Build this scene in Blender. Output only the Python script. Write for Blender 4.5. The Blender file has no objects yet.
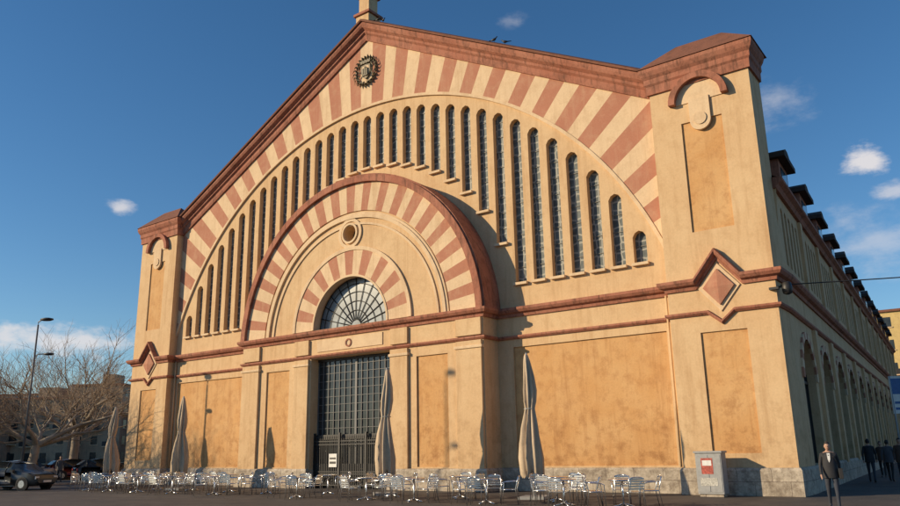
import bpy, bmesh, math, random
from mathutils import Vector, Matrix
random.seed(7)
scene=bpy.context.scene
COL=scene.collection
def link(o): COL.objects.link(o); return o
# ------------------------------------------------------------ materials
def nt(name):
    m=bpy.data.materials.new(name);m.use_nodes=True
    n=m.node_tree;return m,n,n.nodes['Principled BSDF']
def ramp(n,a,b,ca=(0,0,0,1),cb=(1,1,1,1)):
    r=n.nodes.new('ShaderNodeValToRGB');r.color_ramp.elements[0].position=a;r.color_ramp.elements[1].position=b
    r.color_ramp.elements[0].color=ca;r.color_ramp.elements[1].color=cb;return r
def pos(n,scale=(1,1,1)):
    g=n.nodes.new('ShaderNodeNewGeometry');mp=n.nodes.new('ShaderNodeMapping');mp.inputs['Scale'].default_value=scale
    n.links.new(g.outputs['Position'],mp.inputs['Vector']);return mp.outputs[0]
def noise(n,vec,scale,detail=4,rough=.6):
    t=n.nodes.new('ShaderNodeTexNoise');t.inputs['Scale'].default_value=scale;t.inputs['Detail'].default_value=detail
    t.inputs['Roughness'].default_value=rough;n.links.new(vec,t.inputs['Vector']);return t.outputs['Fac']
def mix(n,fac,a,b,blend='MIX'):
    x=n.nodes.new('ShaderNodeMix');x.data_type='RGBA';x.blend_type=blend
    if isinstance(fac,(int,float)): x.inputs[0].default_value=fac
    else: n.links.new(fac,x.inputs[0])
    for i,v in ((6,a),(7,b)):
        if isinstance(v,tuple): x.inputs[i].default_value=(*v[:3],1)
        else: n.links.new(v,x.inputs[i])
    return x.outputs[2]
def mth(n,op,a,b=None,c=None):
    m=n.nodes.new('ShaderNodeMath');m.operation=op
    for i,v in enumerate((a,b,c)):
        if v is None: continue
        if isinstance(v,(int,float)): m.inputs[i].default_value=v
        else: n.links.new(v,m.inputs[i])
    return m.outputs[0]
def weathered(name,base,dark,light=None,rough=.85,patch=.5,streak=.5,bump=.15,fine=14,metal=0,grime=0,sx=1.6):
    m,n,b=nt(name)
    P=pos(n);PS=pos(n,(sx,sx,sx*.09))
    light=light or tuple(min(1,c*1.12) for c in base)
    r1=ramp(n,.35,.7);n.links.new(noise(n,P,.55,3,.65),r1.inputs[0])
    c=mix(n,r1.outputs[0],base,light)
    r2=ramp(n,.50,.72);n.links.new(noise(n,PS,1.4,4,.75),r2.inputs[0])
    c=mix(n,mth(n,'MULTIPLY',r2.outputs[0],streak),c,dark)
    r3=ramp(n,.48,.70);n.links.new(noise(n,P,1.9,5,.75),r3.inputs[0])
    c=mix(n,mth(n,'MULTIPLY',r3.outputs[0],patch),c,dark)
    if grime:
        g=n.nodes.new('ShaderNodeNewGeometry');s=n.nodes.new('ShaderNodeSeparateXYZ');n.links.new(g.outputs['Position'],s.inputs[0])
        mr=n.nodes.new('ShaderNodeMapRange');mr.inputs[1].default_value=3.6;mr.inputs[2].default_value=.8;n.links.new(s.outputs[2],mr.inputs[0])
        gg=mth(n,'MULTIPLY',mr.outputs[0],mth(n,'ADD',mth(n,'MULTIPLY',r3.outputs[0],.8),.2))
        c=mix(n,mth(n,'MULTIPLY',gg,grime),c,tuple(v*.62 for v in dark))
    f=noise(n,P,fine,3,.65)
    r4=ramp(n,.2,.8,(.90,.90,.90,1),(1.06,1.06,1.06,1));n.links.new(f,r4.inputs[0])
    c=mix(n,1.0,c,r4.outputs[0],'MULTIPLY')
    n.links.new(c,b.inputs['Base Color']);b.inputs['Roughness'].default_value=rough;b.inputs['Metallic'].default_value=metal
    b.inputs['Specular IOR Level'].default_value=.2
    if bump:
        bp=n.nodes.new('ShaderNodeBump');bp.inputs['Strength'].default_value=bump;bp.inputs['Distance'].default_value=.03
        n.links.new(f,bp.inputs['Height']);n.links.new(bp.outputs[0],b.inputs['Normal'])
    return m
def plain(name,col,rough=.6,metal=0,spec=.5,var=.12,scale=8):
    m,n,b=nt(name)
    r=ramp(n,.3,.75,(1-var,1-var,1-var,1),(1+var,1+var,1+var,1));n.links.new(noise(n,pos(n),scale,2),r.inputs[0])
    n.links.new(mix(n,1.0,tuple(col),r.outputs[0],'MULTIPLY'),b.inputs['Base Color'])
    b.inputs['Roughness'].default_value=rough;b.inputs['Metallic'].default_value=metal;b.inputs['Specular IOR Level'].default_value=spec
    return m
CREAM=weathered('cream_plaster',(.66,.445,.245),(.46,.27,.13),(.70,.495,.285),patch=.36,streak=.6,bump=.12,grime=.5)
CREAM2=weathered('cream_voussoir',(.70,.52,.33),(.50,.32,.18),patch=.38,streak=.5,bump=.1)
OCHRE=weathered('ochre_plaster',(.61,.335,.135),(.40,.185,.07),(.67,.41,.19),patch=.6,streak=.55,bump=.15,grime=.65)
RED=weathered('red_voussoir',(.43,.19,.12),(.55,.33,.21),patch=.55,streak=.45,bump=.1)
TERRA=weathered('terracotta_trim',(.38,.145,.09),(.12,.06,.04),(.45,.2,.13),patch=.55,streak=.9,bump=.3,sx=4)
ROOF=weathered('roof_tiles',(.22,.095,.06),(.10,.055,.04),patch=.5,bump=.4)
DARKTR=weathered('dark_metal_cap',(.07,.05,.04),(.03,.025,.02))
def stone():
    m,n,b=nt('stone_plinth')
    g=n.nodes.new('ShaderNodeNewGeometry');s=n.nodes.new('ShaderNodeSeparateXYZ');n.links.new(g.outputs['Position'],s.inputs[0])
    cb=n.nodes.new('ShaderNodeCombineXYZ');n.links.new(mth(n,'ADD',s.outputs[0],s.outputs[1]),cb.inputs[0]);n.links.new(s.outputs[2],cb.inputs[1])
    t=n.nodes.new('ShaderNodeTexBrick');n.links.new(cb.outputs[0],t.inputs['Vector'])
    t.inputs['Scale'].default_value=1;t.inputs['Brick Width'].default_value=1.1;t.inputs['Row Height'].default_value=.45
    t.inputs['Mortar Size'].default_value=.01
    t.inputs['Color1'].default_value=(.60,.52,.41,1);t.inputs['Color2'].default_value=(.49,.42,.33,1);t.inputs['Mortar'].default_value=(.25,.2,.16,1)
    nn=noise(n,pos(n),3.0,6,.8)
    r=ramp(n,.38,.66,(.46,.43,.41,1),(1.1,1.1,1.1,1));n.links.new(nn,r.inputs[0])
    n.links.new(mix(n,1.0,t.outputs['Color'],r.outputs[0],'MULTIPLY'),b.inputs['Base Color']);b.inputs['Roughness'].default_value=.9
    bp=n.nodes.new('ShaderNodeBump');bp.inputs['Strength'].default_value=.6;bp.inputs['Distance'].default_value=.06
    n.links.new(nn,bp.inputs['Height']);n.links.new(bp.outputs[0],b.inputs['Normal'])
    return m
STONE=stone()
def glassmat(name,base,lattice=None,rough=.15):
    m,n,b=nt(name)
    if lattice:
        v=n.nodes.new('ShaderNodeTexVoronoi');v.feature='DISTANCE_TO_EDGE';v.inputs['Scale'].default_value=lattice
        n.links.new(pos(n,(1,0,.75)),v.inputs['Vector']);v.inputs['Randomness'].default_value=.35
        r=ramp(n,.05,.13,(1,1,1,1),(0,0,0,1));n.links.new(v.outputs['Distance'],r.inputs[0])
        rr=ramp(n,.3,.7,(.6,.6,.6,1),(1.4,1.4,1.4,1));n.links.new(noise(n,pos(n),3,3),rr.inputs[0])
        c0=mix(n,1.0,base,rr.outputs[0],'MULTIPLY')
        n.links.new(mix(n,r.outputs[0],c0,(.33,.33,.29)),b.inputs['Base Color'])
        b.inputs['Roughness'].default_value=rough;b.inputs['Specular IOR Level'].default_value=.3
    else:
        rr=ramp(n,.3,.7,(.6,.6,.6,1),(1.4,1.4,1.4,1));n.links.new(noise(n,pos(n),1.5,3),rr.inputs[0])
        n.links.new(mix(n,1.0,base,rr.outputs[0],'MULTIPLY'),b.inputs['Base Color']);b.inputs['Roughness'].default_value=rough
    return m
GLASSW=glassmat('leaded_glass',(.095,.115,.115),3.8,.5)
GLASSD=glassmat('dark_glass',(.03,.035,.035))
GLASSG=glassmat('door_glass',(.028,.034,.038),None,.14)
GLASSF=glassmat('fanlight_glass',(.20,.235,.25),None,.25)
IRON=plain('wrought_iron',(.03,.027,.025),.5)
IRONG=plain('grey_iron',(.17,.165,.14),.5)
BRONZE=plain('aged_bronze',(.16,.13,.07),.6,0,var=.3)
ALU=plain('brushed_aluminium',(.80,.80,.80),.25,1,var=.05)
CLOTH=weathered('parasol_cloth',(.52,.41,.29),(.3,.23,.16),patch=.35,streak=.5,bump=.1)
BARK=weathered('plane_bark',(.30,.24,.175),(.15,.115,.085),(.42,.36,.28),bump=.5,fine=9)
TWIG=plain('twig_bark',(.34,.25,.17),.9)
WHITE=plain('white_paint',(.75,.74,.7),.5)
GREYP=plain('grey_paint',(.35,.35,.34),.55)
LAMPG=plain('lamp_grey',(.13,.13,.13),.5)
# ------------------------------------------------------------ mesh helpers
class MB:
    def __init__(s): s.v=[];s.f=[];s.m=[];s.mats=[];s.sm=[]
    def mi(s,mat):
        if mat not in s.mats: s.mats.append(mat)
        return s.mats.index(mat)
    def add(s,vs,fs,mat,smooth=False):
        k=len(s.v);s.v+=[tuple(v) for v in vs]
        for f in fs: s.f.append([i+k for i in f]);s.m.append(s.mi(mat));s.sm.append(smooth)
    def box(s,x0,x1,y0,y1,z0,z1,mat,M=None):
        vs=[Vector(p) for p in ((x0,y0,z0),(x1,y0,z0),(x1,y1,z0),(x0,y1,z0),(x0,y0,z1),(x1,y0,z1),(x1,y1,z1),(x0,y1,z1))]
        if M: vs=[M@v for v in vs]
        s.add(vs,[(3,2,1,0),(4,5,6,7),(0,1,5,4),(1,2,6,5),(2,3,7,6),(3,0,4,7)],mat)
    def prism(s,poly,y0,y1,mat):
        n=len(poly)
        vs=[(p[0],y0,p[1]) for p in poly]+[(p[0],y1,p[1]) for p in poly]
        s.add(vs,[tuple(range(n)),tuple(range(2*n-1,n-1,-1))]+[(i+n,(i+1)%n+n,(i+1)%n,i) for i in range(n)],mat)
    def tube(s,pts,r,mat,n=6,r2=None,cap=True):
        pts=[Vector(p) for p in pts];k=len(pts);rings=[]
        r2=r if r2 is None else r2
        up=Vector((0,0,1));
        for i,p in enumerate(pts):
            t=(pts[min(i+1,k-1)]-pts[max(i-1,0)]).normalized()
            a=t.cross(up if abs(t.z)<.9 else Vector((1,0,0))).normalized();b=t.cross(a)
            rr=r+(r2-r)*i/max(1,k-1)
            rings.append([p+(a*math.cos(q)+b*math.sin(q))*rr for q in [2*math.pi*j/n for j in range(n)]])
        vs=[v for R in rings for v in R]
        fs=[(i*n+j,i*n+(j+1)%n,(i+1)*n+(j+1)%n,(i+1)*n+j) for i in range(k-1) for j in range(n)]
        if cap: fs+=[tuple(range(n-1,-1,-1)),tuple((k-1)*n+j for j in range(n))]
        s.add(vs,fs,mat,True)
    def sweep(s,path,prof,mat):
        k=len(path);n=len(prof);vs=[]
        nr=[]
        for i in range(k-1):
            d=Vector((path[i+1][0]-path[i][0],path[i+1][1]-path[i][1]))
            d.normalize();nr.append(Vector((d.y,-d.x)))
        for i,p in enumerate(path):
            if i==0: m=nr[0]
            elif i==k-1: m=nr[-1]
            else:
                a,b=nr[i-1],nr[i];m=(a+b);m.normalize();m=m/max(.3,m.dot(a))
            for o,z in prof: vs.append((p[0]+m.x*o,p[1]+m.y*o,p[2]+z))
        fs=[(i*n+j,(i+1)*n+j,(i+1)*n+(j+1)%n,i*n+(j+1)%n) for i in range(k-1) for j in range(n)]
        fs+=[tuple(range(n)),tuple((k-1)*n+j for j in range(n-1,-1,-1))]
        s.add(vs,fs,mat)
    def lathe(s,prof,mat,c=(0,0,0),n=16,smooth=True):
        vs=[];k=len(prof)
        for r,z in prof:
            for j in range(n):
                q=2*math.pi*j/n;vs.append((c[0]+r*math.cos(q),c[1]+r*math.sin(q),c[2]+z))
        fs=[(i*n+j,i*n+(j+1)%n,(i+1)*n+(j+1)%n,(i+1)*n+j) for i in range(k-1) for j in range(n)]
        fs+=[tuple(range(n-1,-1,-1)),tuple((k-1)*n+j for j in range(n))]
        s.add(vs,fs,mat,smooth)
    def mesh(s,name,fix=True):
        me=bpy.data.meshes.new(name);me.from_pydata(s.v,[],s.f)
        for m in s.mats: me.materials.append(m)
        for p,mi,sm in zip(me.polygons,s.m,s.sm): p.material_index=mi;p.use_smooth=sm
        if fix:
            bm=bmesh.new();bm.from_mesh(me);bmesh.ops.recalc_face_normals(bm,faces=bm.faces);bm.to_mesh(me);bm.free()
        me.update();return me
    def obj(s,name,parent=None,M=None,bevel=0):
        o=link(bpy.data.objects.new(name,s.mesh(name)))
        if M: o.matrix_basis=M
        if parent: o.parent=parent
        if bevel:
            b=o.modifiers.new('bevel','BEVEL');b.width=bevel;b.segments=2;b.limit_method='ANGLE';b.angle_limit=math.radians(40)
        return o
def shape(name,loops,y0,y1,mat,parent=None,M=None):
    cu=bpy.data.curves.new(name,'CURVE');cu.dimensions='2D';cu.fill_mode='BOTH';cu.extrude=(y1-y0)/2
    for L in loops:
        sp=cu.splines.new('POLY');sp.points.add(len(L)-1)
        for p,q in zip(sp.points,L): p.co=(q[0],q[1],0,1)
        sp.use_cyclic_u=True
    t=link(bpy.data.objects.new('tmp',cu));bpy.context.view_layer.update()
    me=bpy.data.meshes.new_from_object(t.evaluated_get(bpy.context.evaluated_depsgraph_get()))
    bpy.data.objects.remove(t);bpy.data.curves.remove(cu)
    ym=(y0+y1)/2
    for v in me.vertices: x,y,z=v.co; v.co=(x,ym-z,y)
    me.materials.clear();me.materials.append(mat);me.name=name
    for p in me.polygons: p.use_smooth=False;p.material_index=0
    o=link(bpy.data.objects.new(name,me))
    if M: o.matrix_basis=M
    if parent:o.parent=parent
    return o
def rect(x0,x1,z0,z1): return [(x0,z0),(x1,z0),(x1,z1),(x0,z1)]
def arc(cx,cz,r,a0,a1,n): return [(cx+r*math.cos(a0+(a1-a0)*i/n),cz+r*math.sin(a0+(a1-a0)*i/n)) for i in range(n+1)]
def empty(name,loc=(0,0,0),rz=0):
    e=link(bpy.data.objects.new(name,None));e.location=loc;e.rotation_euler=(0,0,rz);e.empty_display_size=.5;return e
PI=math.pi
# ============================================================ MARKET HALL
hall=empty('market_hall')
H=19.03;TW=15.3;ZU=7.2;ZL=6.12;TY=-.5;PY=-1.1;PR=7.6;PZ=7.05
AR=16.5;AZ=2.65;WR=15.92;S=.888;WW=.54
APX=23.85;SL=.528
def rake(x,off=0): return APX+off-SL*abs(x)
holes=[rect(8.35,14.95,.95,5.72),rect(-14.95,-8.35,.95,5.72)]
wins=[]
for i in range(-16,17):
    x=i*S;zt=math.sqrt(WR*WR-x*x)+AZ
    if abs(i)==16: zt-=.15
    zb=8.42
    if abs(x)<8.3: zb=max(zb,7.05+math.sqrt(8.62**2-x*x))
    w=WW/2
    wins.append((x,zb,zt))
    holes.append([(x-w,zb),(x+w,zb),(x+w,zt-.22),(x+w*.6,zt-.05),(x,zt+.02),(x-w*.6,zt-.05),(x-w,zt-.22)])
outer=[(-15.6,0),(15.6,0),(15.6,rake(15.6,-.5)),(0,rake(0,-.5)),(-15.6,rake(15.6,-.5))]
shape('facade_wall',[outer]+holes,0,.45,CREAM,hall)
mb=MB()
for x0,x1 in ((8.2,15.1),(-15.1,-8.2)): mb.box(x0,x1,.07,.3,.8,5.9,OCHRE)
mb.obj('ochre_panels',hall)
GY=.25
mb=MB();mb.prism([(-15,8),(15,8),(15,9.5),(10,17.5),(0,19),(-10,17.5),(-15,9.5)],GY,GY+.04,GLASSW)
mb.obj('leaded_windows',hall)
mb=MB()
for x,zb,zt in wins:
    mb.prism([(x-.33,zb-.11),(x+.33,zb-.11),(x+.33,zb-.003),(x-.33,zb-.003)],-.16,.10,CREAM2)
    z=zb+.7
    while z<zt-.3:
        mb.box(x-WW/2,x+WW/2,GY-.03,GY+.002,z,z+.025,IRONG);z+=.72
mb.obj('window_sills_and_bars',hall)
def hit(a):
    dx,dz=math.cos(a),math.sin(a)
    best=(APX-.75-AZ)/(dz+SL*abs(dx))
    if abs(dx)>1e-4: best=min(best,15.5/abs(dx))
    return (dx*best,AZ+dz*best)
mb=MB()
a0=math.asin((8.9-AZ)/AR)-.02
N=55
st=(PI-2*a0)/N
corner=math.atan2(APX-.75-SL*15.5-AZ,15.5)
rg=random.Random(4)
cuts=[a0+k*st+(rg.uniform(-.09,.09)*st if 0<k<N else 0) for k in range(N+1)]
for k in range(N):
    b0,b1=cuts[k],cuts[k+1]
    red=(k%2==0)
    inner=[(AR*math.cos(b0+(b1-b0)*j/3),AZ+AR*math.sin(b0+(b1-b0)*j/3)) for j in range(4)]
    outp=[hit(b1)]
    for cc in sorted((corner,PI-corner,PI/2),reverse=True):
        if b0<cc<b1: outp.append(hit(cc))
    outp.append(hit(b0))
    mb.prism((inner+outp)[::-1],-.07,.02,RED if red else CREAM2)
mb.obj('gable_voussoirs',hall)
mb=MB()
aa=arc(0,AZ,AR,a0,PI-a0,64);ab=arc(0,AZ,AR-.14,a0,PI-a0,64)
for i in range(64):
    mb.prism([aa[i],ab[i],ab[i+1],aa[i+1]],-.11,.02,CREAM2)
mb.obj('gable_arch_moulding',hall)
mb=MB()
path=[(-15.45,0,rake(15.45)),(0,0,rake(0)),(15.45,0,rake(15.45))]
mb.sweep(path,[(-.05,-.95),(.16,-.95),(.20,-.80),(.20,-.62),(.30,-.52),(.30,-.40),(.46,-.28),(.52,-.14),(.52,0),(-.05,.02)],TERRA)
mb.obj('rake_cornice',hall)
mb=MB()
mb.sweep([(-15.45,0,rake(15.45,.02)),(0,0,rake(0,.02)),(15.45,0,rake(15.45,.02))],[(-1.2,0),(.60,0),(.62,.10),(.2,.30),(-1.2,.42)],ROOF)
mb.obj('rake_coping',hall)
mb=MB()
mb.box(-.52,.40,-.40,.55,23.85,24.35,CREAM);mb.box(-.63,.51,-.5,.65,24.35,24.5,TERRA)
mb.box(-.42,.30,-.28,.42,24.5,25.5,CREAM);mb.box(-.53,.41,-.4,.54,25.5,25.7,TERRA)
mb.obj('gable_finial',hall,bevel=.02)
# emblem
mb=MB()
ez=21.1
for j in range(24):
    q=2*PI*j/24;r=.76
    c=Vector((r*math.cos(q),-.16,ez+r*math.sin(q)*1.05))
    d=Vector((-math.sin(q),0,math.cos(q)));o=Vector((math.cos(q),0,math.sin(q)))
    for sgn in (1,-1):
        tip=c+d*.15+o*.17*sgn*rg.uniform(.7,1.2)
        mb.add([c-d*.08,c+o*.07*sgn+Vector((0,-.07,0)),tip,c+Vector((0,-.12,0))],[(0,1,3),(1,2,3),(0,3,2),(0,2,1)],BRONZE)
mb.tube([(.70*math.cos(2*PI*j/24),-.13,ez+.76*math.sin(2*PI*j/24)) for j in range(25)],.045,BRONZE)
sh=[(-.30,.36),(-.33,.05),(-.23,-.28),(0,-.46),(.23,-.28),(.33,.05),(.30,.36),(0,.40)]
mb.prism([(x,ez+z) for x,z in sh],-.17,-.05,BRONZE)
mb.prism([(x*.78,ez+z*.78) for x,z in sh],-.18,-.165,CREAM2)
for x in (-.13,0,.13): mb.box(x-.045,x+.045,-.25,-.175,ez-.2,ez+.14+(.1 if x==0 else 0),BRONZE)
mb.box(-.19,.19,-.24,-.175,ez-.28,ez-.2,BRONZE)
for x in (-.26,-.09,.09,.26): mb.prism([(x-.07,ez+.44),(x+.07,ez+.44),(x+.10,ez+.68),(x,ez+.58),(x-.10,ez+.68)],-.22,-.06,BRONZE)
for sx in (-1,1):
    mb.tube([(sx*(.45+.07*math.sin(t*1.3)),-.16,ez-.45+.10*t) for t in range(10)],.035,BRONZE,5)
    mb.tube([(sx*(.08+.09*t),-.16,ez-.60-.05*math.sin(t)) for t in range(6)],.045,BRONZE,5)
mb.obj('coat_of_arms',hall)
# cornices
UP=[(-.04,-.22),(.07,-.22),(.10,-.10),(.22,-.05),(.29,.05),(.29,.15),(.06,.20),(-.04,.20)]
LP=[(-.04,-.07),(.06,-.07),(.13,.0),(.13,.07),(-.04,.10)]
tc=(TW+H)/2
def cpath(z,dz,hw):
    L=[(-H,1.0,z),(-H,TY,z),(-tc-hw,TY,z),(-tc,TY,z+dz),(-tc+hw,TY,z),(-TW,TY,z),(-TW,0,z),(-PR,0,z),(-PR,PY,z)]
    return L+[(-p[0],p[1],p[2]) for p in L[::-1]]
mb=MB();mb.sweep(cpath(ZU,.98,.80),UP,TERRA);mb.obj('upper_cornice',hall)
mb=MB();mb.sweep(cpath(ZL,-.38,.46),LP,TERRA);mb.obj('lower_cornice',hall)
mb=MB()
for sx in (-1,1):
    cx=sx*tc;cz=6.98
    mb.prism([(cx-.72,cz),(cx,cz-.86),(cx+.72,cz),(cx,cz+.86)],TY-.05,TY+.02,CREAM2)
    hw,hh=.54,.64
    vs=[(cx-hw,TY-.05,cz),(cx,TY-.05,cz-hh),(cx+hw,TY-.05,cz),(cx,TY-.05,cz+hh),(cx-hw,TY-.13,cz),(cx,TY-.13,cz-hh),(cx+hw,TY-.13,cz),(cx,TY-.13,cz+hh),(cx,TY-.20,cz)]
    mb.add(vs,[(0,1,5,4),(1,2,6,5),(2,3,7,6),(3,0,4,7),(4,5,8),(5,6,8),(6,7,8),(7,4,8)],RED)
mb.obj('diamond_ornaments',hall)
# towers
for sx in (-1,1):
    def X(a,b): return (min(sx*a,sx*b),max(sx*a,sx*b))
    x0,x1=X(TW,H)
    p=[rect(x0,x1,0,15.0)]
    a,b=X(16.35,17.95);p.append(rect(a,b,1.35,5.45))
    a2,b2=X(16.42,17.92);p.append([(a2,9.1),(b2,9.1),(b2,13.35),(a2,13.35)])
    shape('tower_wall',p,TY,TY+.35,CREAM,hall)
    mb=MB()
    mb.box(x0+.002,x1-.002,TY+.35,1.0,0,15.0,CREAM)
    mb.box(a-.1,b+.1,TY+.06,TY+.3,1.25,5.55,OCHRE)
    mb.box(a2-.1,b2+.1,TY+.06,TY+.3,9.0,13.45,OCHRE)
    mb.obj('tower_core_and_panels',hall)
    mb=MB();c=sx*tc
    oa=arc(c,14.1,1.10,0.0,PI,20);ob=arc(c,14.1,.86,0.0,PI,20)
    for i in range(20): mb.prism([oa[i],ob[i],ob[i+1],oa[i+1]][::-1],TY-.24,TY+.02,TERRA)
    mb.prism(arc(c,14.1,.86,0,PI,20),TY-.04,TY+.02,CREAM2)
    mb.prism(arc(c,13.30,.38,PI,2*PI,16)+[(c+.38,14.2),(c-.38,14.2)],TY-.09,TY+.02,CREAM2)
    mb.prism(arc(c,13.36,.24,0,2*PI,20)[:-1],TY-.13,TY-.08,CREAM2)
    mb.obj('tower_arch_hood',hall)
    mb=MB()
    pr=[(-.05,-.12),(.08,-.12),(.09,.22),(.14,.30),(.14,.50),(.22,.62),(.28,.78),(.28,.92),(-.05,.95)]
    mb.sweep([(x0,1.0,14.95),(x0,TY,14.95),(x1,TY,14.95),(x1,1.0,14.95)],pr,TERRA)
    mb.sweep([(x1,.99,14.95),(x0,.99,14.95)],pr,TERRA)
    e=.32;zt=15.89;pk=16.95
    vs=[(x0-e,TY-e,zt),(x1+e,TY-e,zt),(x1+e,1+e,zt),(x0-e,1+e,zt),(c-.9,.25,pk),(c+.9,.25,pk)]
    mb.add(vs,[(0,1,5,4),(1,2,5),(2,3,4,5),(3,0,4),(3,2,1,0)],ROOF)
    mb.obj('tower_cap',hall)
# portal
dw=2.52;fz=7.42;fr=2.42
pout=[(-PR,0),(-dw,0),(-dw,6.02),(dw,6.02),(dw,0),(PR,0)]+arc(0,PZ,PR,0,PI,64)
fan=arc(0,fz,fr,0,PI,40)
ocu=arc(0,11.95,.42,0,2*PI,28)[:-1]
pan=[rect(4.05,5.75,.95,5.62),rect(-5.75,-4.05,.95,5.62)]
shape('portal_wall',[pout,fan,ocu]+pan,PY,0.0,CREAM,hall)
mb=MB()
for a,b in ((3.95,5.85),(-5.85,-3.95)): mb.box(a,b,PY+.07,PY+.3,.85,5.7,OCHRE)
mb.obj('portal_panels',hall)
def ring(mb,cz,r0,r1,y0,y1,mat,n=64,a0=0,a1=PI):
    p=arc(0,cz,r1,a0,a1,n);q=arc(0,cz,r0,a0,a1,n)
    for i in range(n):
        P=[p[i],p[i+1],q[i+1],q[i]]
        vs=[(x,y0,z) for x,z in P]+[(x,y1,z) for x,z in P]
        mb.add(vs,[(3,2,1,0),(4,5,6,7),(0,1,5,4),(2,3,7,6)],mat)
    for (A,B) in ((p[0],q[0]),(p[-1],q[-1])):
        mb.add([(A[0],y0,A[1]),(B[0],y0,B[1]),(B[0],y1,B[1]),(A[0],y1,A[1])],[(0,1,2,3)],mat)
mb=MB()
ring(mb,PZ,7.40,7.72,PY-.22,0.02,TERRA,72,.02,PI-.02)
ring(mb,PZ,7.72,7.80,PY-.12,0.02,TERRA,72,.02,PI-.02)
mb.obj('portal_rim',hall)
mb=MB()
ring(mb,PZ,5.62,5.78,PY-.10,PY+.02,CREAM2,64,.06,PI-.06)
ring(mb,PZ,5.78,5.90,PY-.05,PY+.02,CREAM2,64,.06,PI-.06)
ring(mb,PZ,5.28,5.38,PY-.06,PY+.02,CREAM2,64,.06,PI-.06)
ring(mb,fz,3.66,3.84,PY-.10,PY+.02,CREAM2,48)
ring(mb,fz,2.36,2.46,PY-.09,PY+.3,CREAM2,48)
for r0,r1,y in ((.42,.52,-.12),(.60,.76,-.07)): ring(mb,11.95,r0,r1,PY+y,PY+.02,CREAM2,32,0,2*PI)
mb.obj('portal_mouldings',hall)
mb=MB()
def vous(cz,r0,r1,n,a0,y):
    st=(PI-2*a0)/n
    cu=[a0+k*st+(rg.uniform(-.08,.08)*st if 0<k<n else 0) for k in range(n+1)]
    for k in range(n):
        b0,b1=cu[k],cu[k+1]
        mb.prism((arc(0,cz,r0,b0,b1,4)+arc(0,cz,r1,b1,b0,4))[::-1],y,PY+.02,RED if k%2 else CREAM2)
vous(PZ,5.98,7.40,39,.045,PY-.06)
vous(fz,2.46,3.66,19,.0,PY-.06)
mb.obj('portal_voussoirs',hall)
mb=MB()
for sx in (-1,1):
    for a,b in ((2.62,3.62),(6.25,7.55)):
        xa,xb=sorted((sx*a,sx*b))
        mb.box(xa,xb,PY-.12,PY+.02,.80,ZL-.1,CREAM)
        mb.box(xa-.06,xb+.06,PY-.17,PY+.02,ZL-.42,ZL-.30,CREAM2)
        mb.box(xa+.002,xb-.002,PY-.118,PY+.02,ZL+.12,ZU-.24,CREAM)
mb.obj('portal_pilasters',hall,bevel=.015)
mb=MB()
mb.box(-2.1,2.1,PY-.04,PY+.02,6.33,6.90,CREAM2)
ring(mb,6.61,.13,.20,PY-.07,PY-.03,TERRA,16,0,2*PI)
mb.obj('name_plaque',hall)
mb=MB();mb.box(-.5,.5,-.5,-.45,11.4,12.5,GLASSD)
mb.obj('oculus_glass',hall)
mb=MB();fy=PY+.45
mb.prism(arc(0,fz,2.5,0,PI,32),fy,fy+.04,GLASSF)
for k in range(0,13):
    a=PI*k/12;d=Vector((math.cos(a),0,math.sin(a)));c=Vector((0,fy-.03,fz))
    mb.tube([c+d*.35,c+d*2.42],.024,IRON,4)
for r in (.35,.8,1.25,1.7,2.1,2.38):
    mb.tube([(x,fy-.03,z) for x,z in arc(0,fz,r,0,PI,28)],.020,IRON,4)
mb.box(-2.45,2.45,fy-.08,fy+.02,fz-.05,fz+.05,IRONG)
mb.obj('fanlight',hall)
mb=MB();dy=PY+.55
mb.box(-dw,dw,dy,dy+.05,0,6.1,GLASSG)
for i in range(0,15):
    x=-dw+2*dw*i/14;w=.016 if i%7 else .06
    mb.box(x-w,x+w,dy-.05,dy-.001,0,6.02,LAMPG)
for z in [2.35+.37*k for k in range(10)]:
    mb.box(-dw,dw,dy-.04,dy-.0015,z-.010,z+.010,LAMPG)
mb.box(-dw,dw,dy-.10,dy-.002,2.2,2.42,IRON)
mb.box(-dw,dw,dy-.08,dy-.002,5.9,6.02,IRON)
mb.obj('door_glazing',hall)
mb=MB();gy=dy-.22
for i in range(0,43):
    x=-dw+.06+(2*dw-.12)*i/42
    mb.box(x-.014,x+.014,gy-.014,gy+.014,.12,2.25,IRON)
    mb.add([(x-.03,gy,2.25),(x+.03,gy,2.25),(x,gy,2.42),(x,gy-.02,2.28)],[(0,1,3),(1,2,3),(2,0,3)],IRON)
for z in (.12,.62,.72,1.95,2.1): mb.box(-dw,dw,gy-.02,gy+.02,z,z+.04,IRON)
mb.box(-dw,dw,gy+.02,gy+.03,.15,1.1,IRON)
for i in range(4):
    x=-dw+.03+(2*dw-.06)*i/3;mb.box(x-.05,x+.05,gy-.05,gy+.05,0,2.5,IRON)
for i in range(14):
    c=(-dw+.3+.34*i);pts=[(c+.13*math.cos(q),gy-.02,.38+.13*math.sin(q)) for q in [k*PI/6 for k in range(13)]]
    mb.tube(pts,.012,IRON,4)
mb.box(-1.45,-.95,gy-.06,gy-.04,.95,1.55,WHITE)
mb.obj('iron_gate',hall)
mb=MB();mb.box(-1.4,-1.0,gy-.065,gy-.0605,1.1,1.2,IRON);mb.box(-1.4,-1.0,gy-.065,gy-.0605,1.3,1.38,IRON);mb.obj('notice_text',hall)
mb=MB()
PPF=[(-.04,0),(.10,0),(.10,.80),(.05,.88),(-.04,.89)]
left=[(-H,1.0,0),(-H,TY,0),(-TW,TY,0),(-TW,0,0),(-PR,0,0),(-PR,PY-.10,0),(-dw-.08,PY-.10,0),(-dw-.08,PY+.3,0)]
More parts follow.
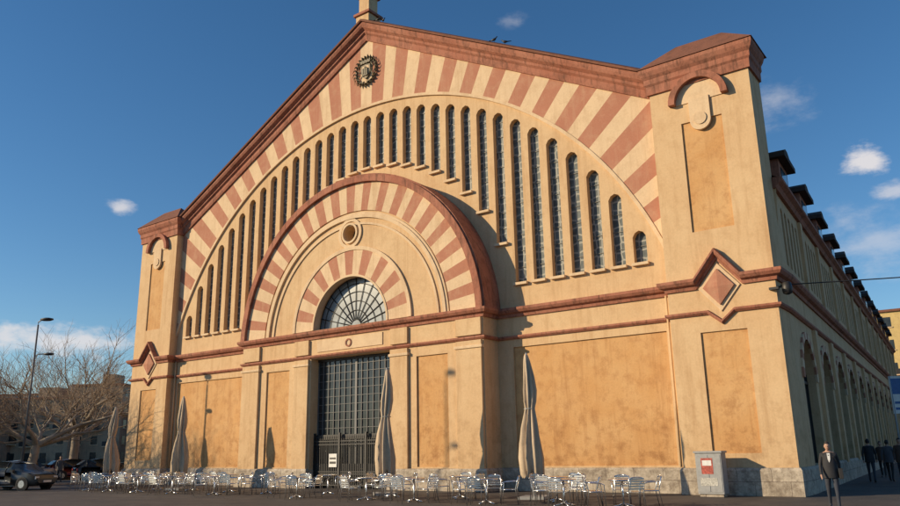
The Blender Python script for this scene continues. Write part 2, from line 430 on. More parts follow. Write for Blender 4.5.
mb.sweep(left,PPF,STONE);mb.sweep([(-p[0],p[1],p[2]) for p in left[::-1]],PPF,STONE)
mb.obj('stone_plinth',hall)
# side wings
ANG=math.radians(3.6)
L=66
def side(sgn):
    M=Matrix.Translation((H,.9,0))@Matrix.Rotation(PI/2+ANG,4,'Z')
    if sgn<0: M=Matrix.Scale(-1,4,(1,0,0))@M
    hs=[];nb=13;bay=5.0
    for k in range(nb):
        c=2.9+bay*k
        if c+1.7>L: break
        hs.append([(c-1.5,.9),(c+1.5,.9)]+arc(c,3.9,1.5,0,PI,16))
        for j in range(5):
            xx=c-1.6+.8*j
            hs.append([(xx-.22,7.95),(xx+.22,7.95),(xx+.22,10.05),(xx,10.22),(xx-.22,10.05)])
    shape('side_wall',[rect(0,L,0,10.75)]+hs,0,.5,CREAM,hall,M)
    mb=MB()
    mb.box(.2,L-.2,.42,.46,.3,10.6,GLASSD)
    mb.box(.1,L-.1,.47,.6,.1,10.7,CREAM)
    for k in range(nb):
        c=2.9+bay*k
        if c+1.7>L: break
        o=arc(c,3.9,1.78,0,PI,16);q=arc(c,3.9,1.5,0,PI,16)
        for i in range(16): mb.prism([o[i],q[i],q[i+1],o[i+1]],-.08,.02,RED if i%2 else CREAM2)
        mb.box(c+2.2,c+2.8,-.14,.02,.8,ZL-.1,CREAM)
        mb.box(c+2.25,c+2.75,-.12,.02,ZU+.25,10.55,CREAM)
        mb.box(c-1.5,c+1.5,.28,.40,3.82,3.92,IRON)
        for j in range(5): mb.box(c-1.5+.75*j-.03,c-1.5+.75*j+.03,.30,.40,.9,5.3,IRON)
        mb.box(c-1.5,c+1.5,-.05,.42,.78,.897,STONE)
        mb.box(c-1.0,c+1.0,-.04,2.6,10.9,12.35,TERRA);mb.box(c-.65,c+.65,-.07,-.02,11.15,12.1,GLASSD)
        mb.box(c-1.25,c+1.25,-.34,2.8,12.35,12.55,DARKTR)
        mb.prism([(c-1.15,12.55),(c+1.15,12.55),(c+.2,12.95),(c-.2,12.95)],-.26,2.8,DARKTR)
    mb.sweep([(0,0,ZU),(L,0,ZU)],UP,TERRA);mb.sweep([(0,0,ZL),(L,0,ZL)],LP,TERRA)
    mb.sweep([(0,0,0),(L,0,0)],PPF,STONE)
    mb.sweep([(-.0,0,10.75),(L,0,10.75)],[(-.3,-.15),(.12,-.15),(.2,0),(.36,.1),(.36,.22),(-.3,.3)],TERRA)
    mb.obj('side_bays',hall,M)
side(1);side(-1)
mb=MB()
xe=H+.3;xb=xe-math.sin(ANG)*L
z0=10.95
vs=[(-xe,1.0,z0),(0,1.0,22.6),(xe,1.0,z0),(-xb,L+.9,z0),(0,L+.9,22.6),(xb,L+.9,z0)]
mb.add(vs,[(0,1,4,3),(1,2,5,4)],ROOF)
mb.add([(v[0]*.99,v[1],v[2]-.15) for v in vs]+[(-H+.6,1.0,0),(H-.6,1.0,0),(-xb+.6,L+.5,0),(xb-.6,L+.5,0)],[(0,1,2,7,6),(3,4,5,9,8)],CREAM)
mb.obj('roof',hall)
mb=MB()
mb.box(H+.0,H+.35,-.15,-.09,6.75,6.81,IRON);mb.lathe([(.05,.2),(.14,.15),(.17,-.05),(.15,-.2),(.05,-.25)],IRON,(H+.3,-.3,6.7),12)
mb.box(H-.2,H+.1,-.66,-.5,6.62,6.7,IRON)
mb.obj('wall_floodlight',hall)
mb=MB()
pts=[];A=Vector((H,.2,6.9));B=Vector((48,14,10))
for i in range(21):
    t=i/20;p=A.lerp(B,t);p.z-=math.sin(PI*t)*.9;pts.append(p)
mb.tube(pts,.02,IRON,4);mb.obj('overhead_cable')
# pigeons on the rake coping
def pigeon(x,rz):
    mb=MB();rings=[(-.17,.012,.0),(-.10,.035,.01),(-.02,.062,.02),(.06,.06,.035),(.11,.035,.075),(.135,.032,.12),(.165,.026,.135),(.185,.008,.13)]
    n=8;vs=[]
    for X_,r,z in rings:
        for j in range(n):
            q=2*PI*j/n;vs.append((X_,r*math.cos(q),.11+z+r*math.sin(q)))
    mb.add(vs,[(i*n+j,i*n+(j+1)%n,(i+1)*n+(j+1)%n,(i+1)*n+j) for i in range(len(rings)-1) for j in range(n)],IRON,True)
    mb.add([(-.30,-.03,.10),(-.30,.03,.10),(-.1,.03,.13),(-.1,-.03,.13),(-.1,0,.09)],[(0,1,2,3),(0,4,1)],IRON)
    for s in (-1,1): mb.tube([(.02,s*.02,.0),(.01,s*.02,.07)],.006,IRON,4)
    mb.add([(.183,-.006,.245),(.183,.006,.245),(.215,0,.235)],[(0,1,2)],IRON)
    o=mb.obj('pigeon');o.location=(x,-.25,rake(x,.29));o.rotation_euler=(0,0,rz)
pigeon(.95,.3);pigeon(1.3,2.6);pigeon(8.1,0.2);pigeon(8.7,3.4)
mb=MB()
for x in (-15.1,15.08): mb.tube([(x,-.10,.9),(x,-.10,7.0)],.045,CREAM,8)
mb.obj('downpipes',hall)
# ============================================================ GROUND
def ground_mat():
    m,n,b=nt('asphalt')
    r=ramp(n,.3,.75,(.045,.043,.04,1),(.075,.07,.064,1));n.links.new(noise(n,pos(n),.6,6,.7),r.inputs[0])
    n.links.new(r.outputs[0],b.inputs['Base Color']);b.inputs['Roughness'].default_value=.9
    bp=n.nodes.new('ShaderNodeBump');bp.inputs['Strength'].default_value=.4;bp.inputs['Distance'].default_value=.01
    n.links.new(noise(n,pos(n),60,2),bp.inputs['Height']);n.links.new(bp.outputs[0],b.inputs['Normal']);return m
def paving(name,c1,c2,mo,sz):
    m,n,b=nt(name)
    t=n.nodes.new('ShaderNodeTexBrick');n.links.new(pos(n),t.inputs['Vector']);t.inputs['Scale'].default_value=1
    t.inputs['Brick Width'].default_value=sz*1.5;t.inputs['Row Height'].default_value=sz;t.inputs['Mortar Size'].default_value=.008
    t.inputs['Color1'].default_value=(*c1,1);t.inputs['Color2'].default_value=(*c2,1);t.inputs['Mortar'].default_value=(*mo,1)
    r=ramp(n,.3,.7,(.6,.6,.6,1),(1.2,1.2,1.2,1));n.links.new(noise(n,pos(n),.8,6,.7),r.inputs[0])
    n.links.new(mix(n,1.0,t.outputs['Color'],r.outputs[0],'MULTIPLY'),b.inputs['Base Color']);b.inputs['Roughness'].default_value=.8
    return m
ASPH=ground_mat();PAVE=paving('plaza_paving',(.095,.078,.064),(.075,.062,.052),(.04,.035,.03),.4)
def sheet(name,poly,z,mat):
    mb=MB();mb.add([(x,y,z) for x,y in poly],[tuple(range(len(poly)))],mat)
    return mb.obj(name)
sheet('ground',[(-3000,-3000),(3000,-3000),(3000,3000),(-3000,3000)],0-.008,ASPH)
sheet('plaza_pavement',[(-22,-45),(27,-45),(27,0),(24,75),(-22,75)],0-.004,PAVE)
mb=MB();mb.box(-22.25,-22,-45,75,-.1,.12,STONE);mb.obj('kerb',bevel=.02)
mb=MB();mb.box(27.0,27.2,-45,75,-.1,.12,STONE);mb.obj('kerb',bevel=.02)
mb=MB()
for k in range(30): mb.add([(-29,-60+5*k,-.004),(-28.85,-60+5*k,-.004),(-28.85,-57.5+5*k,-.004),(-29,-57.5+5*k,-.004)],[(0,1,2,3)],WHITE)
mb.obj('road_markings')
# ============================================================ CAFE FURNITURE
def chair_mesh():
    mb=MB();r=.014
    for sx in (-1,1):
        mb.tube([(sx*.23,-.25,0),(sx*.24,-.23,.44),(sx*.27,-.22,.62),(sx*.28,-.12,.66),(sx*.28,.12,.67),(sx*.25,.22,.68)],r,ALU,5)
        mb.tube([(sx*.22,.28,0),(sx*.21,.20,.44),(sx*.22,.25,.65),(sx*.20,.29,.80),(sx*.1,.315,.83),(0,.32,.835)],r,ALU,5)
        mb.tube([(sx*.22,-.22,.43),(sx*.21,.2,.43)],r*.9,ALU,5)
    for k in range(6):
        y=-.21+.078*k;mb.box(-.215,.215,y-.028,y+.028,.437,.447,ALU)
    for k in range(5):
        z=.53+.065*k;y=.215+.10*(z-.44)/.4
        mb.box(-.2,.2,y-.006,y+.006,z-.02,z+.02,ALU)
    return mb.mesh('cafe_chair')
def table_mesh():
    mb=MB()
    mb.lathe([(.02,.72),(.37,.72),(.385,.728),(.385,.745),(.36,.752),(.02,.752)],ALU,n=24)
    mb.lathe([(.03,.03),(.028,.3),(.028,.72)],ALU,n=10)
    for k in range(4):
        q=PI/4+k*PI/2;mb.tube([(0,0,.10),(.18*math.cos(q),.18*math.sin(q),.05),(.33*math.cos(q),.33*math.sin(q),.015)],.022,ALU,6)
    return mb.mesh('cafe_table')
CH=chair_mesh();TB=table_mesh()
rng=random.Random(3)
def group(x,y,n=4,rot=0):
    o=link(bpy.data.objects.new('cafe_table',TB));o.location=(x,y,0);o.rotation_euler=(0,0,rng.random())
    for k in range(n):
        q=rot+2*PI*k/n+rng.uniform(-.25,.25);d=rng.uniform(.60,.85)
        c=link(bpy.data.objects.new('cafe_chair',CH));c.location=(x+d*math.cos(q),y+d*math.sin(q),0)
        c.rotation_euler=(0,0,q-PI/2+rng.uniform(-.35,.35))
for x,y,n in ((-15.0,-3.9,4),(-13.0,-5.9,3),(-12.4,-3.9,4),(-10.8,-6.2,4),(-9.9,-4.1,3),(-8.2,-6.3,4),(-6.9,-4.3,4),(-5.4,-6.4,4),(-3.9,-4.5,3),(-2.6,-6.3,4),(-.9,-4.9,4),
              (2.7,-6.6,4),(2.1,-4.4,2),(6.1,-6.5,4),(5.9,-4.9,3),(8.4,-6.7,4),(8.9,-4.8,3),(11.2,-6.6,4),(12.8,-5.0,4),(13.9,-6.6,4),(15.6,-6.3,4)):
    group(x,y,n,rng.random()*2)
def parasol(x,y,h,seed):
    r=random.Random(seed);mb=MB();n=48
    mb.tube([(0,0,0.02),(0,0,h)],.035,GREYP,8)
    mb.box(-.45,.45,-.45,.45,0,.09,GREYP)
    prof=[(0,.03),(.03,.07),(.2,.11),(.6,.15),(1.0,.19),(1.3,.18),(1.5,.14),(1.62,.16),(2.0,.23),(2.4,.28),(2.8,.31),(3.0,.29),(3.1,.25)]
    vs=[];ph=r.random()*6
    for t,rad in prof:
        z=h-.05-t*(h-1.0)/3.1
        for j in range(n):
            q=2*PI*j/n
            fold=.30*math.cos(8*q+ph+t*.6)+.12*math.cos(16*q+ph*2-t)
            rr=rad*(1+fold*min(1,t*1.5)+.13*math.sin(3*q+t*2+ph))
            zz=z-(.30*(.5+.5*math.cos(8*q+ph+t*.6)) if t>2.9 else 0)
            vs.append((rr*math.cos(q)+.04*math.sin(t*2+ph),rr*math.sin(q)+.03*math.cos(t*1.7),zz))
    k=len(prof);fs=[(i*n+j,i*n+(j+1)%n,(i+1)*n+(j+1)%n,(i+1)*n+j) for i in range(k-1) for j in range(n)]
    fs.append(tuple(range(n)));mb.add(vs,fs,CLOTH,True)
    zb=h-.05-1.5*(h-1.0)/3.1
    mb.tube([(.18*math.cos(q),.18*math.sin(q),zb) for q in [2*PI*j/12 for j in range(13)]],.02,GREYP,5)
    o=mb.obj('closed_parasol');o.location=(x,y,0);o.rotation_euler=(r.uniform(-.015,.015),r.uniform(-.015,.015),r.random()*3);return o
parasol(4.8,-4,4.85,1);parasol(11.4,-4,4.87,2);parasol(-8.45,-4,4.45,3);parasol(-15.6,-3.4,4.3,4)
mb=MB();mb.box(-.42,.42,-.25,.25,.10,1.38,GREYP);mb.box(-.46,.46,-.29,.29,1.38,1.44,GREYP);mb.box(-.38,.38,-.21,.21,0,.1,STONE)
mb.box(-.39,-.01,-.262,-.25,.16,1.32,GREYP);mb.box(.01,.39,-.262,-.25,.16,1.32,GREYP)
mb.box(-.24,.14,-.268,-.2625,.72,1.22,plain('poster_red',(.45,.09,.06),.6,var=.5,scale=14));mb.box(-.2,.1,-.272,-.2685,.98,1.15,WHITE)
mb.box(-.30,.25,-.268,-.2625,.35,.6,plain('poster_grey',(.5,.48,.42),.6,var=.4,scale=20))
o=mb.obj('utility_cabinet',bevel=.008);o.location=(16.5,-1.25,0)
def lamp(x,y,h,rz):
    mb=MB()
    mb.tube([(0,0,0),(0,0,1.2)],.11,LAMPG,10);mb.tube([(0,0,1.2),(0,0,h-.2)],.075,LAMPG,10,.045)
    mb.tube([(0,0,h-.3),(.0,0,h-.05),(.25,0,h+.1),(.6,0,h+.12)],.035,LAMPG,8)
    mb.tube([(0,0,h*.78),(.2,0,h*.78+.12),(.7,0,h*.78+.15)],.03,LAMPG,8)
    for cx,cz,s in ((.5,h+.1,1),(.85,h*.78+.13,.8)):
        vs=[];n=12
        for zz,r in ((.08,.12),(.03,.3),(-.04,.32),(-.09,.2)):
            for j in range(n):
                q=2*PI*j/n;vs.append((cx+r*s*1.25*math.cos(q),r*s*.7*math.sin(q),cz+zz*s))
        fs=[(i*n+j,i*n+(j+1)%n,(i+1)*n+(j+1)%n,(i+1)*n+j) for i in range(3) for j in range(n)]+[tuple(range(n)),tuple(range(3*n,4*n))]
        mb.add(vs,fs,IRON,True)
    o=mb.obj('street_lamp');o.location=(x,y,0);o.rotation_euler=(0,0,rz)
lamp(-19.0,-6.5,9.1,.5);lamp(-13.0,-19.0,14.0,.3)
def car(x,y,rz,col,nm='parked_car'):
    mb=MB();P=plain('car_paint',col,.25,.3,var=.03);TY_=plain('tyre',(.02,.02,.02),.8)
    sec=[(-2.05,.35,.70,.72,.70,.66),(-1.95,.25,.86,.92,.80,.74),(-1.80,.2,.92,1.12,.84,.66),(-1.45,.2,.93,1.40,.85,.62),(-.6,.2,.92,1.49,.86,.62),(.1,.2,.91,1.46,.86,.62),(.50,.2,.90,1.34,.86,.64),(1.10,.2,.90,.97,.85,.74),(1.55,.2,.84,.88,.83,.74),(1.9,.25,.72,.76,.78,.68),(2.05,.35,.55,.57,.66,.6)]
    n=10;vs=[]
    for X_,zb,zl,zr,wb,wr in sec:
        half=[(wb*.8,zb),(wb*.98,zb+.12),(wb*1.0,(zb+zl)/2),(wb,zl),(wr,zr-.02)]
        for yy,zz in half: vs.append((X_,yy,zz))
        for yy,zz in half[::-1]: vs.append((X_,-yy,zz))
    for i in range(len(sec)-1):
        cab=sec[i][3]-sec[i][2]>.15 or sec[i+1][3]-sec[i+1][2]>.15
        for j in range(n):
            g=cab and j in (3,5)
            if j==4 and i in (2,6): g=True
            mb.add([vs[i*n+j],vs[i*n+(j+1)%n],vs[(i+1)*n+(j+1)%n],vs[(i+1)*n+j]],[(0,1,2,3)],GLASSD if g else P,True)
    mb.add(vs[:n],[tuple(range(n))],P);mb.add(vs[-n:],[tuple(range(n))],P)
    for sy in (-1,1):
        for wx in (-1.28,1.25):
            def disc(r,y0,y1,m):
                v=[(wx+r*math.cos(2*PI*k/20),sy*y0,.31+r*math.sin(2*PI*k/20)) for k in range(20)]+[(wx+r*math.cos(2*PI*k/20),sy*y1,.31+r*math.sin(2*PI*k/20)) for k in range(20)]
                mb.add(v,[tuple(range(20)),tuple(range(39,19,-1))]+[(k,(k+1)%20,20+(k+1)%20,20+k) for k in range(20)],m)
            disc(.37,.70,.872,IRON);disc(.31,.68,.885,TY_);disc(.19,.7,.893,ALU)
        mb.box(1.88,2.0,sy*.62-.12,sy*.62+.12,.55,.68,WHITE);mb.box(-2.03,-1.9,sy*.66-.09,sy*.66+.09,.62,.85,plain('tail_light',(.35,.02,.02),.3))
        mb.box(.55,.75,sy*.95-.08,sy*.95+.08,.92,1.04,P)
        for i in (3,5):
            a=vs[i*n+3];b=vs[i*n+4]
            mb.tube([(a[0],sy*(a[1]+.005),a[2]),(b[0],sy*(b[1]+.01),b[2])],.025,P,5)
    mb.box(-2.08,-2.03,-.26,.26,.45,.56,WHITE);mb.box(2.04,2.08,-.26,.26,.38,.48,WHITE)
    o=mb.obj(nm);o.location=(x,y,0);o.rotation_euler=(0,0,rz)
    bm=bmesh.new();bm.from_mesh(o.data);bmesh.ops.remove_doubles(bm,verts=bm.verts,dist=.0005);bm.to_mesh(o.data);bm.free()
car(-18.6,-6.9,.35,(.085,.085,.08));car(-30,-1,1.5,(.35,.36,.37));car(-27,3,1.3,(.05,.055,.06));car(-33,4,1.5,(.2,.04,.03));car(-30.5,-7.5,1.5,(.3,.3,.32))
# ============================================================ TREES
def tree(x,y,h,seed,spread=1.0):
    r=random.Random(seed);mb=MB()
    LN=[.24,.26,.22,.17,.12,.075]
    def br(p,d,rad,lv):
        ln=h*LN[lv]*r.uniform(.8,1.15)
        k=4 if lv<3 else 3
        pts=[p];q=p.copy();dd=d.copy()
        for i in range(k):
            dd=(dd+Vector((r.uniform(-1,1),r.uniform(-1,1),r.uniform(-.5,.9)))*(.15 if lv<2 else .24)).normalized()
            q=q+dd*ln/k;pts.append(q.copy())
        r2=rad*(.55 if lv else .8)
        mb.tube(pts,rad,BARK if lv<3 else TWIG,8 if lv==0 else (5 if lv<3 else 3),r2,cap=False)
        if lv>=5: return
        nb=[5,4,4,5,4][lv]
        for i in range(nb):
            t=1.0 if (lv==0 or i==0) else r.uniform(.3,1.0)
            idx=t*k;i0=min(int(idx),k-1);s=pts[i0].lerp(pts[i0+1],idx-i0)
            az=2*PI*(i+r.random()*.7)/nb
            side=Vector((math.cos(az),math.sin(az),0))
            side=(side-dd*side.dot(dd)).normalized()
            if lv==0: nd=(dd*.6+side*1.0*spread)
            else: nd=(dd*1.0+side*r.uniform(.5,1.0)+Vector((0,0,.16)))
            br(s,nd.normalized(),max(.009,r2*(.72 if i else .85)),lv+1)
    br(Vector((0,0,-.05)),Vector((0,0,1)),h*.030,0)
    o=mb.obj('plane_tree');o.location=(x,y,0);return o
tree(-25.2,-3.2,10.5,11,1.2);tree(-29,-8.5,10.2,5,1.1);tree(-33,3.5,12,23,1.1);tree(-44,-4,12,31)
tree(-33,-18,15,41)
# ============================================================ BACKGROUND
def building(name,x,y,w,d,h,rz,wall,rows,cols,roofm=ROOF,flat=True):
    e=empty(name,(x,y,0),rz)
    mb=MB();mb.box(-w/2,w/2,-d/2,d/2,0,h,wall);mb.obj('walls',e)
    mb=MB()
    mb.box(-w/2-.3,w/2+.3,-d/2-.3,d/2+.3,h,h+.35,roofm)
    if not flat: mb.prism([(-w/2-.3,h+.35),(w/2+.3,h+.35),(w/2-2,h+2.2),(-w/2+2,h+2.2)],-d/2,d/2,roofm)
    else: mb.box(-w*.1,w*.15,-2,2,h+.35,h+2.4,wall)
    mb.obj('roof',e)
    mb=MB();m2=MB()
    for face in range(4):
        W=w if face%2==0 else d;D=d if face%2==0 else w
        M=Matrix.Rotation(face*PI/2,4,'Z')
        n=max(2,int(cols*W/w))
        for i in range(n):
            for j in range(rows):
                cx=-W/2+W*(i+.5)/n;cz=h*(j+.55)/rows
                mb.box(cx-.55,cx+.55,-D/2-.03,-D/2+.1,cz-.7,cz+.75,GLASSD,M)
                m2.box(cx-.7,cx+.7,-D/2-.12,-D/2-.002,cz-.85,cz-.72,CREAM2,M)
                if (i+j)%3==0: m2.box(cx-1.1,cx+1.1,-D/2-.9,-D/2-.003,cz-1.15,cz-1.0,CREAM2,M);m2.box(cx-1.1,cx+1.1,-D/2-.9,-D/2-.86,cz-1.0,cz-.2,IRON,M)
    mb.obj('windows',e);m2.obj('sills_and_balconies',e)
W1=weathered('tan_render',(.44,.32,.21),(.2,.16,.12));W2=weathered('brown_render',(.32,.21,.14),(.12,.09,.07));W3=weathered('white_render',(.5,.46,.4),(.3,.27,.23));W4=weathered('yellow_render',(.62,.46,.2),(.4,.3,.14))
building('apartment_building',-128,30,26,14,9.5,.45,W2,3,9,flat=False)
building('apartment_building',-118,44,14,12,11.5,.6,W1,4,5)
building('apartment_building',-112,52,9,10,14,.6,W1,5,3)
building('apartment_building',-136,60,30,14,14,.6,W3,4,10)
building('apartment_building',-95,62,18,12,9.5,.6,W2,3,6,flat=False)
building('apartment_building',-150,18,22,14,11,.6,W1,3,7)
building('yellow_apartment_building',24,112,30,16,20.5,.05,W4,6,10)
building('apartment_building',75,70,30,16,16,-.3,W1,5,9)
HM=weathered('hill_scrub',(.10,.12,.13),(.07,.085,.09),bump=0)
mb=MB();vs=[];n=180;r=random.Random(2);ph=[r.random()*6 for _ in range(6)]
for i in range(n+1):
    a=PI*2*i/n
    hgt=95+40*math.sin(3*a+ph[0])+26*math.sin(9*a+ph[1])+14*math.sin(23*a+ph[2])+7*math.sin(51*a+ph[3])
    for rr,zz in ((1900,-5),(2050,.6*max(20,hgt)),(2250,max(25,hgt)),(2600,-5)): vs.append((rr*math.cos(a),rr*math.sin(a),zz))
fs=[(i*4+j,(i+1)*4+j,(i+1)*4+j+1,i*4+j+1) for i in range(n) for j in range(3)]
mb.add(vs,fs,HM,True);mb.obj('hills')
mb=MB();SB=plain('sign_blue',(.05,.14,.35),.4)
mb.tube([(0,0,0),(0,0,4.3)],.04,GREYP,8);mb.box(-.05,.75,-.03,.03,2.75,4.3,WHITE);mb.box(.0,.7,-.036,-.0305,3.55,4.2,SB);mb.box(.05,.65,-.036,-.0305,2.9,3.0,SB);mb.box(.05,.65,-.036,-.0305,3.15,3.25,SB)
o=mb.obj('street_sign');o.location=(20.72,10.0,0);o.rotation_euler=(0,0,.5)
# ============================================================ PEOPLE
SKIN=plain('skin',(.45,.27,.19),.6,var=.04);HAIR=plain('dark_hair',(.03,.022,.018),.7)
def person(x,y,rz,h,top,legs,stride=.25,seed=0,bag=False,shirt=None):
    k=h/1.75;e=empty('pedestrian',(x,y,0),rz)
    V=[];E=[];Rr=[]
    def a(p,r,par=None):
        V.append(tuple(c*k for c in p));Rr.append(r*k)
        if par is not None: E.append((par,len(V)-1))
        return len(V)-1
    pel=a((0,0,.93),(.15));sp=a((0,0,1.1),.135,pel);ch=a((0,.0,1.30),.155,sp);sh=a((0,.01,1.43),.11,ch);nk=a((0,0,1.50),.055,sh);hd0=a((0,-.015,1.56),.06,nk)
    for s in (-1,1):
        f=s*stride
        hip=a((s*.09,0,.88),.095,pel);kn=a((s*.10,-f*.5-.03,.49),.062,hip);an=a((s*.10,-f+.03*(1 if f<0 else 0),.10),.042,kn)
        he=a((s*.10,-f-.06,.045),.04,an);to=a((s*.115,-f-.19,.03),.034,he)
        so=a((s*.17,.01,1.41),.065,sh);el=a((s*.235,.05+f*.35,1.14),.046,so);wr=a((s*.235,-.05+f*.75,.90),.032,el)
        pa=a((s*.235,-.07+f*.8,.84),.030,wr)
        for q in range(4):
            dx=(q-1.5)*.018
            k1=a((s*.235,-.07+f*.8+dx,.79-.006*abs(q-1.5)),.010,pa);a((s*.225,-.075+f*.8+dx,.755+.006*abs(q-1.5)),.009,k1)
        t1=a((s*.225,-.11+f*.8,.82),.011,pa);a((s*.215,-.12+f*.8,.785),.009,t1)
    me=bpy.data.meshes.new('body');me.from_pydata(V,E,[])
    o=link(bpy.data.objects.new('body',me));o.parent=e
    md=o.modifiers.new('skin','SKIN');md.use_smooth_shade=True
    for i,r in enumerate(Rr):
        me.skin_vertices[0].data[i].radius=(r*(1.25 if i in (0,2) else 1),r*(.85 if i in(0,1,2) else 1))
    me.skin_vertices[0].data[0].use_root=True
    s2=o.modifiers.new('sub','SUBSURF');s2.levels=1;s2.render_levels=1
    bpy.context.view_layer.update()
    m2=bpy.data.meshes.new_from_object(o.evaluated_get(bpy.context.evaluated_depsgraph_get()))
    o.modifiers.clear();o.data=m2;m2.materials.clear()
    for m in (top,legs,SKIN,IRON): m2.materials.append(m)
    for p in m2.polygons:
        c=p.center/k;p.use_smooth=True
        arm=abs(c.x)>.19
        if c.z<.085: mi=3
        elif arm and c.z<.90: mi=2
        elif c.z>1.475: mi=2
        elif c.z>.86 : mi=0
        else: mi=1
        p.material_index=mi
    mb=MB();bm=bmesh.new();bmesh.ops.create_uvsphere(bm,u_segments=20,v_segments=14,radius=1)
    for v in bm.verts:
        c=v.co;z=c.z
        c.x*=.075*(1-.18*max(0,-z));c.y*=.095*(1-.08*max(0,-z));c.z*=.12
        if c.y<0 and z<-.5: c.y-=.008
    vs=[v.co.copy() for v in bm.verts];fs=[[v.index for v in f.verts] for f in bm.faces]
    bm.free()
    off=Vector((0,-.02,1.63))
    mb.add([(v+off)*k for v in vs],fs,SKIN,True)
    hv=[(Vector((v.x*1.09,v.y*1.08+.008,v.z*1.07+.006))+off)*k for v in vs]
    hf=[f for f in fs if (lambda c:(c.z>.045 or (c.y>.005 and c.z>-.05)))(sum((vs[i] for i in f),Vector())/len(f))]
    mb.add(hv,hf,HAIR,True)
    def P3(x_,y_,z_): return (Vector((x_,y_,z_))+off)*k
    mb.add([P3(-.012,-.092,-.02),P3(.012,-.092,-.02),P3(0,-.118,-.018),P3(0,-.094,.025)],[(0,1,2),(1,3,2),(3,0,2)],SKIN,True)
    for s in (-1,1):
        mb.box(*sorted((s*.072*k,s*.086*k)),(-.03)*k,(0.005)*k,1.60*k,1.655*k,SKIN)
        mb.box((s*.03-.012)*k,(s*.03+.012)*k,-.113*k,-.10*k,1.632*k,1.642*k,HAIR)
    mb.box(-.024*k,.024*k,-.114*k,-.10*k,1.572*k,1.579*k,plain('lips',(.3,.12,.1),.6))
    mb.obj('head',e)
    mb=MB()
    vs=[];n=16
    for z,ra,rb in ((1.46,.09,.075),(1.40,.165,.115),(1.2,.185,.135),(1.0,.19,.145),(.80,.20,.16)):
        for j in range(n):
            q=2*PI*j/n;vs.append((ra*k*math.cos(q),rb*k*math.sin(q),z*k))
    mb.add(vs,[(i*n+j,i*n+(j+1)%n,(i+1)*n+(j+1)%n,(i+1)*n+j) for i in range(4) for j in range(n)],top,True)
    if shirt:
        mb.add([(-.04*k,-.10*k,1.45*k),(.04*k,-.10*k,1.45*k),(.03*k,-.140*k,1.28*k),(0,-.142*k,1.2*k),(-.03*k,-.140*k,1.28*k)],[(0,1,2,3,4)],shirt)
    mb.obj('jacket',e)
    if bag:
        mb=MB();mb.box(.20*k,.30*k,-.16*k,.16*k,.78*k,1.05*k,IRON);mb.tube([(.25*k,0,1.05*k),(.12*k,-.1*k,1.35*k),(-.1*k,-.02,1.46*k)],.012,IRON,5);mb.obj('shoulder_bag',e,bevel=.01)
    return e
BLK=plain('black_jacket',(.025,.025,.028),.8);JN=plain('dark_jeans',(.04,.045,.06),.9);BRN=plain('brown_coat',(.09,.055,.04),.85);GR=plain('grey_jacket',(.10,.10,.11),.8)
person(20.75,-4.9,.2,1.66,BLK,JN,.22,bag=True,shirt=WHITE)
person(19.55,9.8,PI+.1,1.75,BLK,JN,.25);person(20.15,10.6,PI-.1,1.70,GR,BLK,.2);person(20.75,9.4,.1,1.76,BRN,JN,.25);person(20.0,19,PI,1.7,BLK,BLK,.2);person(19.3,15,0,1.65,BRN,BLK,.2)
person(-27.5,0,1.2,1.7,GR,JN,.22)
# ============================================================ WORLD / SUN
EL=math.radians(20);AZ_=math.radians(46)
sd=Vector((-math.sin(AZ_)*math.cos(EL),-math.cos(AZ_)*math.cos(EL),math.sin(EL)))
sun=bpy.data.lights.new('sun','SUN');sun.energy=5.0;sun.angle=math.radians(.53);sun.color=(1,.80,.53)
so=link(bpy.data.objects.new('sun',sun));so.rotation_euler=sd.to_track_quat('Z','Y').to_euler();so.location=(-30,-40,40)
w=bpy.data.worlds.new('World');scene.world=w;w.use_nodes=True
n=w.node_tree;bg=n.nodes['Background'];sk=n.nodes.new('ShaderNodeTexSky');sk.sky_type='NISHITA';sk.sun_disc=False
sk.sun_elevation=EL;sk.sun_rotation=math.atan2(sd.x,sd.y);sk.air_density=1.0;sk.dust_density=.15;sk.ozone_density=3.2
bg.inputs['Strength'].default_value=.12
tc_=n.nodes.new('ShaderNodeTexCoord')
mp=n.nodes.new('ShaderNodeMapping');mp.inputs['Scale'].default_value=(1,1,2.0);n.links.new(tc_.outputs['Generated'],mp.inputs[0])
NZ=noise(n,mp.outputs[0],20,7,.62)
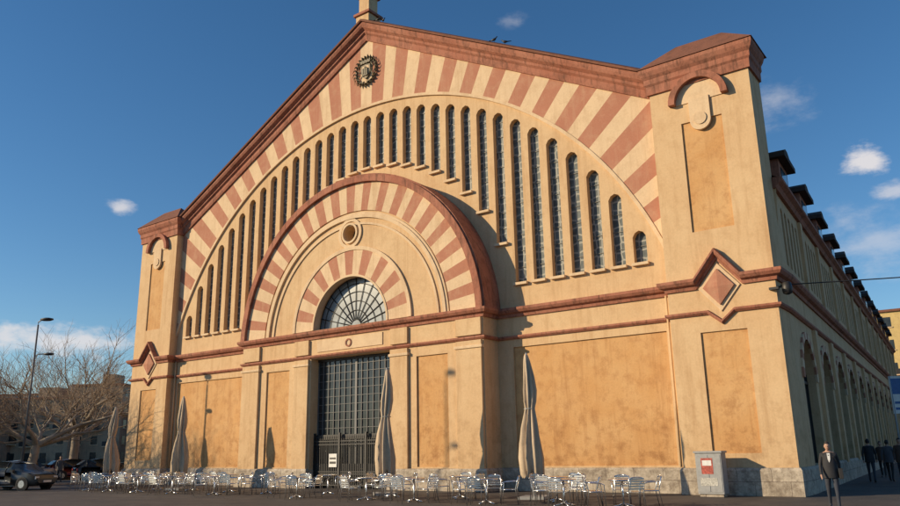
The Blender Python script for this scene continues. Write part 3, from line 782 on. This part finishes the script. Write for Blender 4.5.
def blob(c,sx,sz,lo,hi):
    c=Vector(c).normalized()
    s=n.nodes.new('ShaderNodeVectorMath');s.operation='SUBTRACT';n.links.new(tc_.outputs['Generated'],s.inputs[0]);s.inputs[1].default_value=c
    m=n.nodes.new('ShaderNodeVectorMath');m.operation='MULTIPLY';n.links.new(s.outputs[0],m.inputs[0]);m.inputs[1].default_value=(1/sx,1/sx,1/sz)
    l=n.nodes.new('ShaderNodeVectorMath');l.operation='LENGTH';n.links.new(m.outputs[0],l.inputs[0])
    inv=mth(n,'SUBTRACT',1.0,l.outputs['Value'])
    a2=mth(n,'ADD',inv,mth(n,'MULTIPLY_ADD',NZ,2.4,-1.2))
    r=n.nodes.new('ShaderNodeMapRange');r.interpolation_type='SMOOTHSTEP';r.inputs[1].default_value=lo;r.inputs[2].default_value=hi;n.links.new(a2,r.inputs[0])
    return r.outputs[0]
bl=[(blob((-1.0019,.5005,.1487),.14,.028,.15,1.0),.8),(blob((-.9093,.5147,.3152),.018,.011,.0,.9),.75),
    (blob((-.1137,1.0805,.3582),.029,.023,.1,.9),.9),(blob((-.1936,.999,.431),.06,.035,.2,1.5),.4),
    (blob((-.1114,1.1148,.2562),.09,.06,.15,1.4),.42),(blob((-.4566,.7708,.5458),.025,.012,.1,1.3),.28),(blob((-.09,1.1,.315),.028,.012,.1,1.0),.55)]
hs=n.nodes.new('ShaderNodeHueSaturation');hs.inputs['Saturation'].default_value=1.2;n.links.new(sk.outputs[0],hs.inputs['Color'])
col=hs.outputs[0]
for f,s in bl:
    col=mix(n,mth(n,'MULTIPLY',f,s),col,(6.6,6.3,6.3))
n.links.new(col,bg.inputs[0])
# ============================================================ CAMERA
cam=bpy.data.cameras.new('camera');co=link(bpy.data.objects.new('camera',cam));scene.camera=co
cam.sensor_width=36;cam.lens=760.24/900*36;cam.clip_end=6000;cam.clip_start=.1
yw,pt,ro=.6296,.2528,-.019
f=Vector((-math.sin(yw)*math.cos(pt),math.cos(yw)*math.cos(pt),math.sin(pt)));r_=Vector((math.cos(yw),math.sin(yw),0));u=r_.cross(f)
r2=r_*math.cos(ro)+u*math.sin(ro);u2=-r_*math.sin(ro)+u*math.cos(ro)
Mx=Matrix((r2,u2,-f)).transposed().to_4x4();Mx.translation=(24.94,-27.13,1.65);co.matrix_world=Mx
scene.view_settings.view_transform='Standard';scene.view_settings.look='None';scene.view_settings.exposure=0
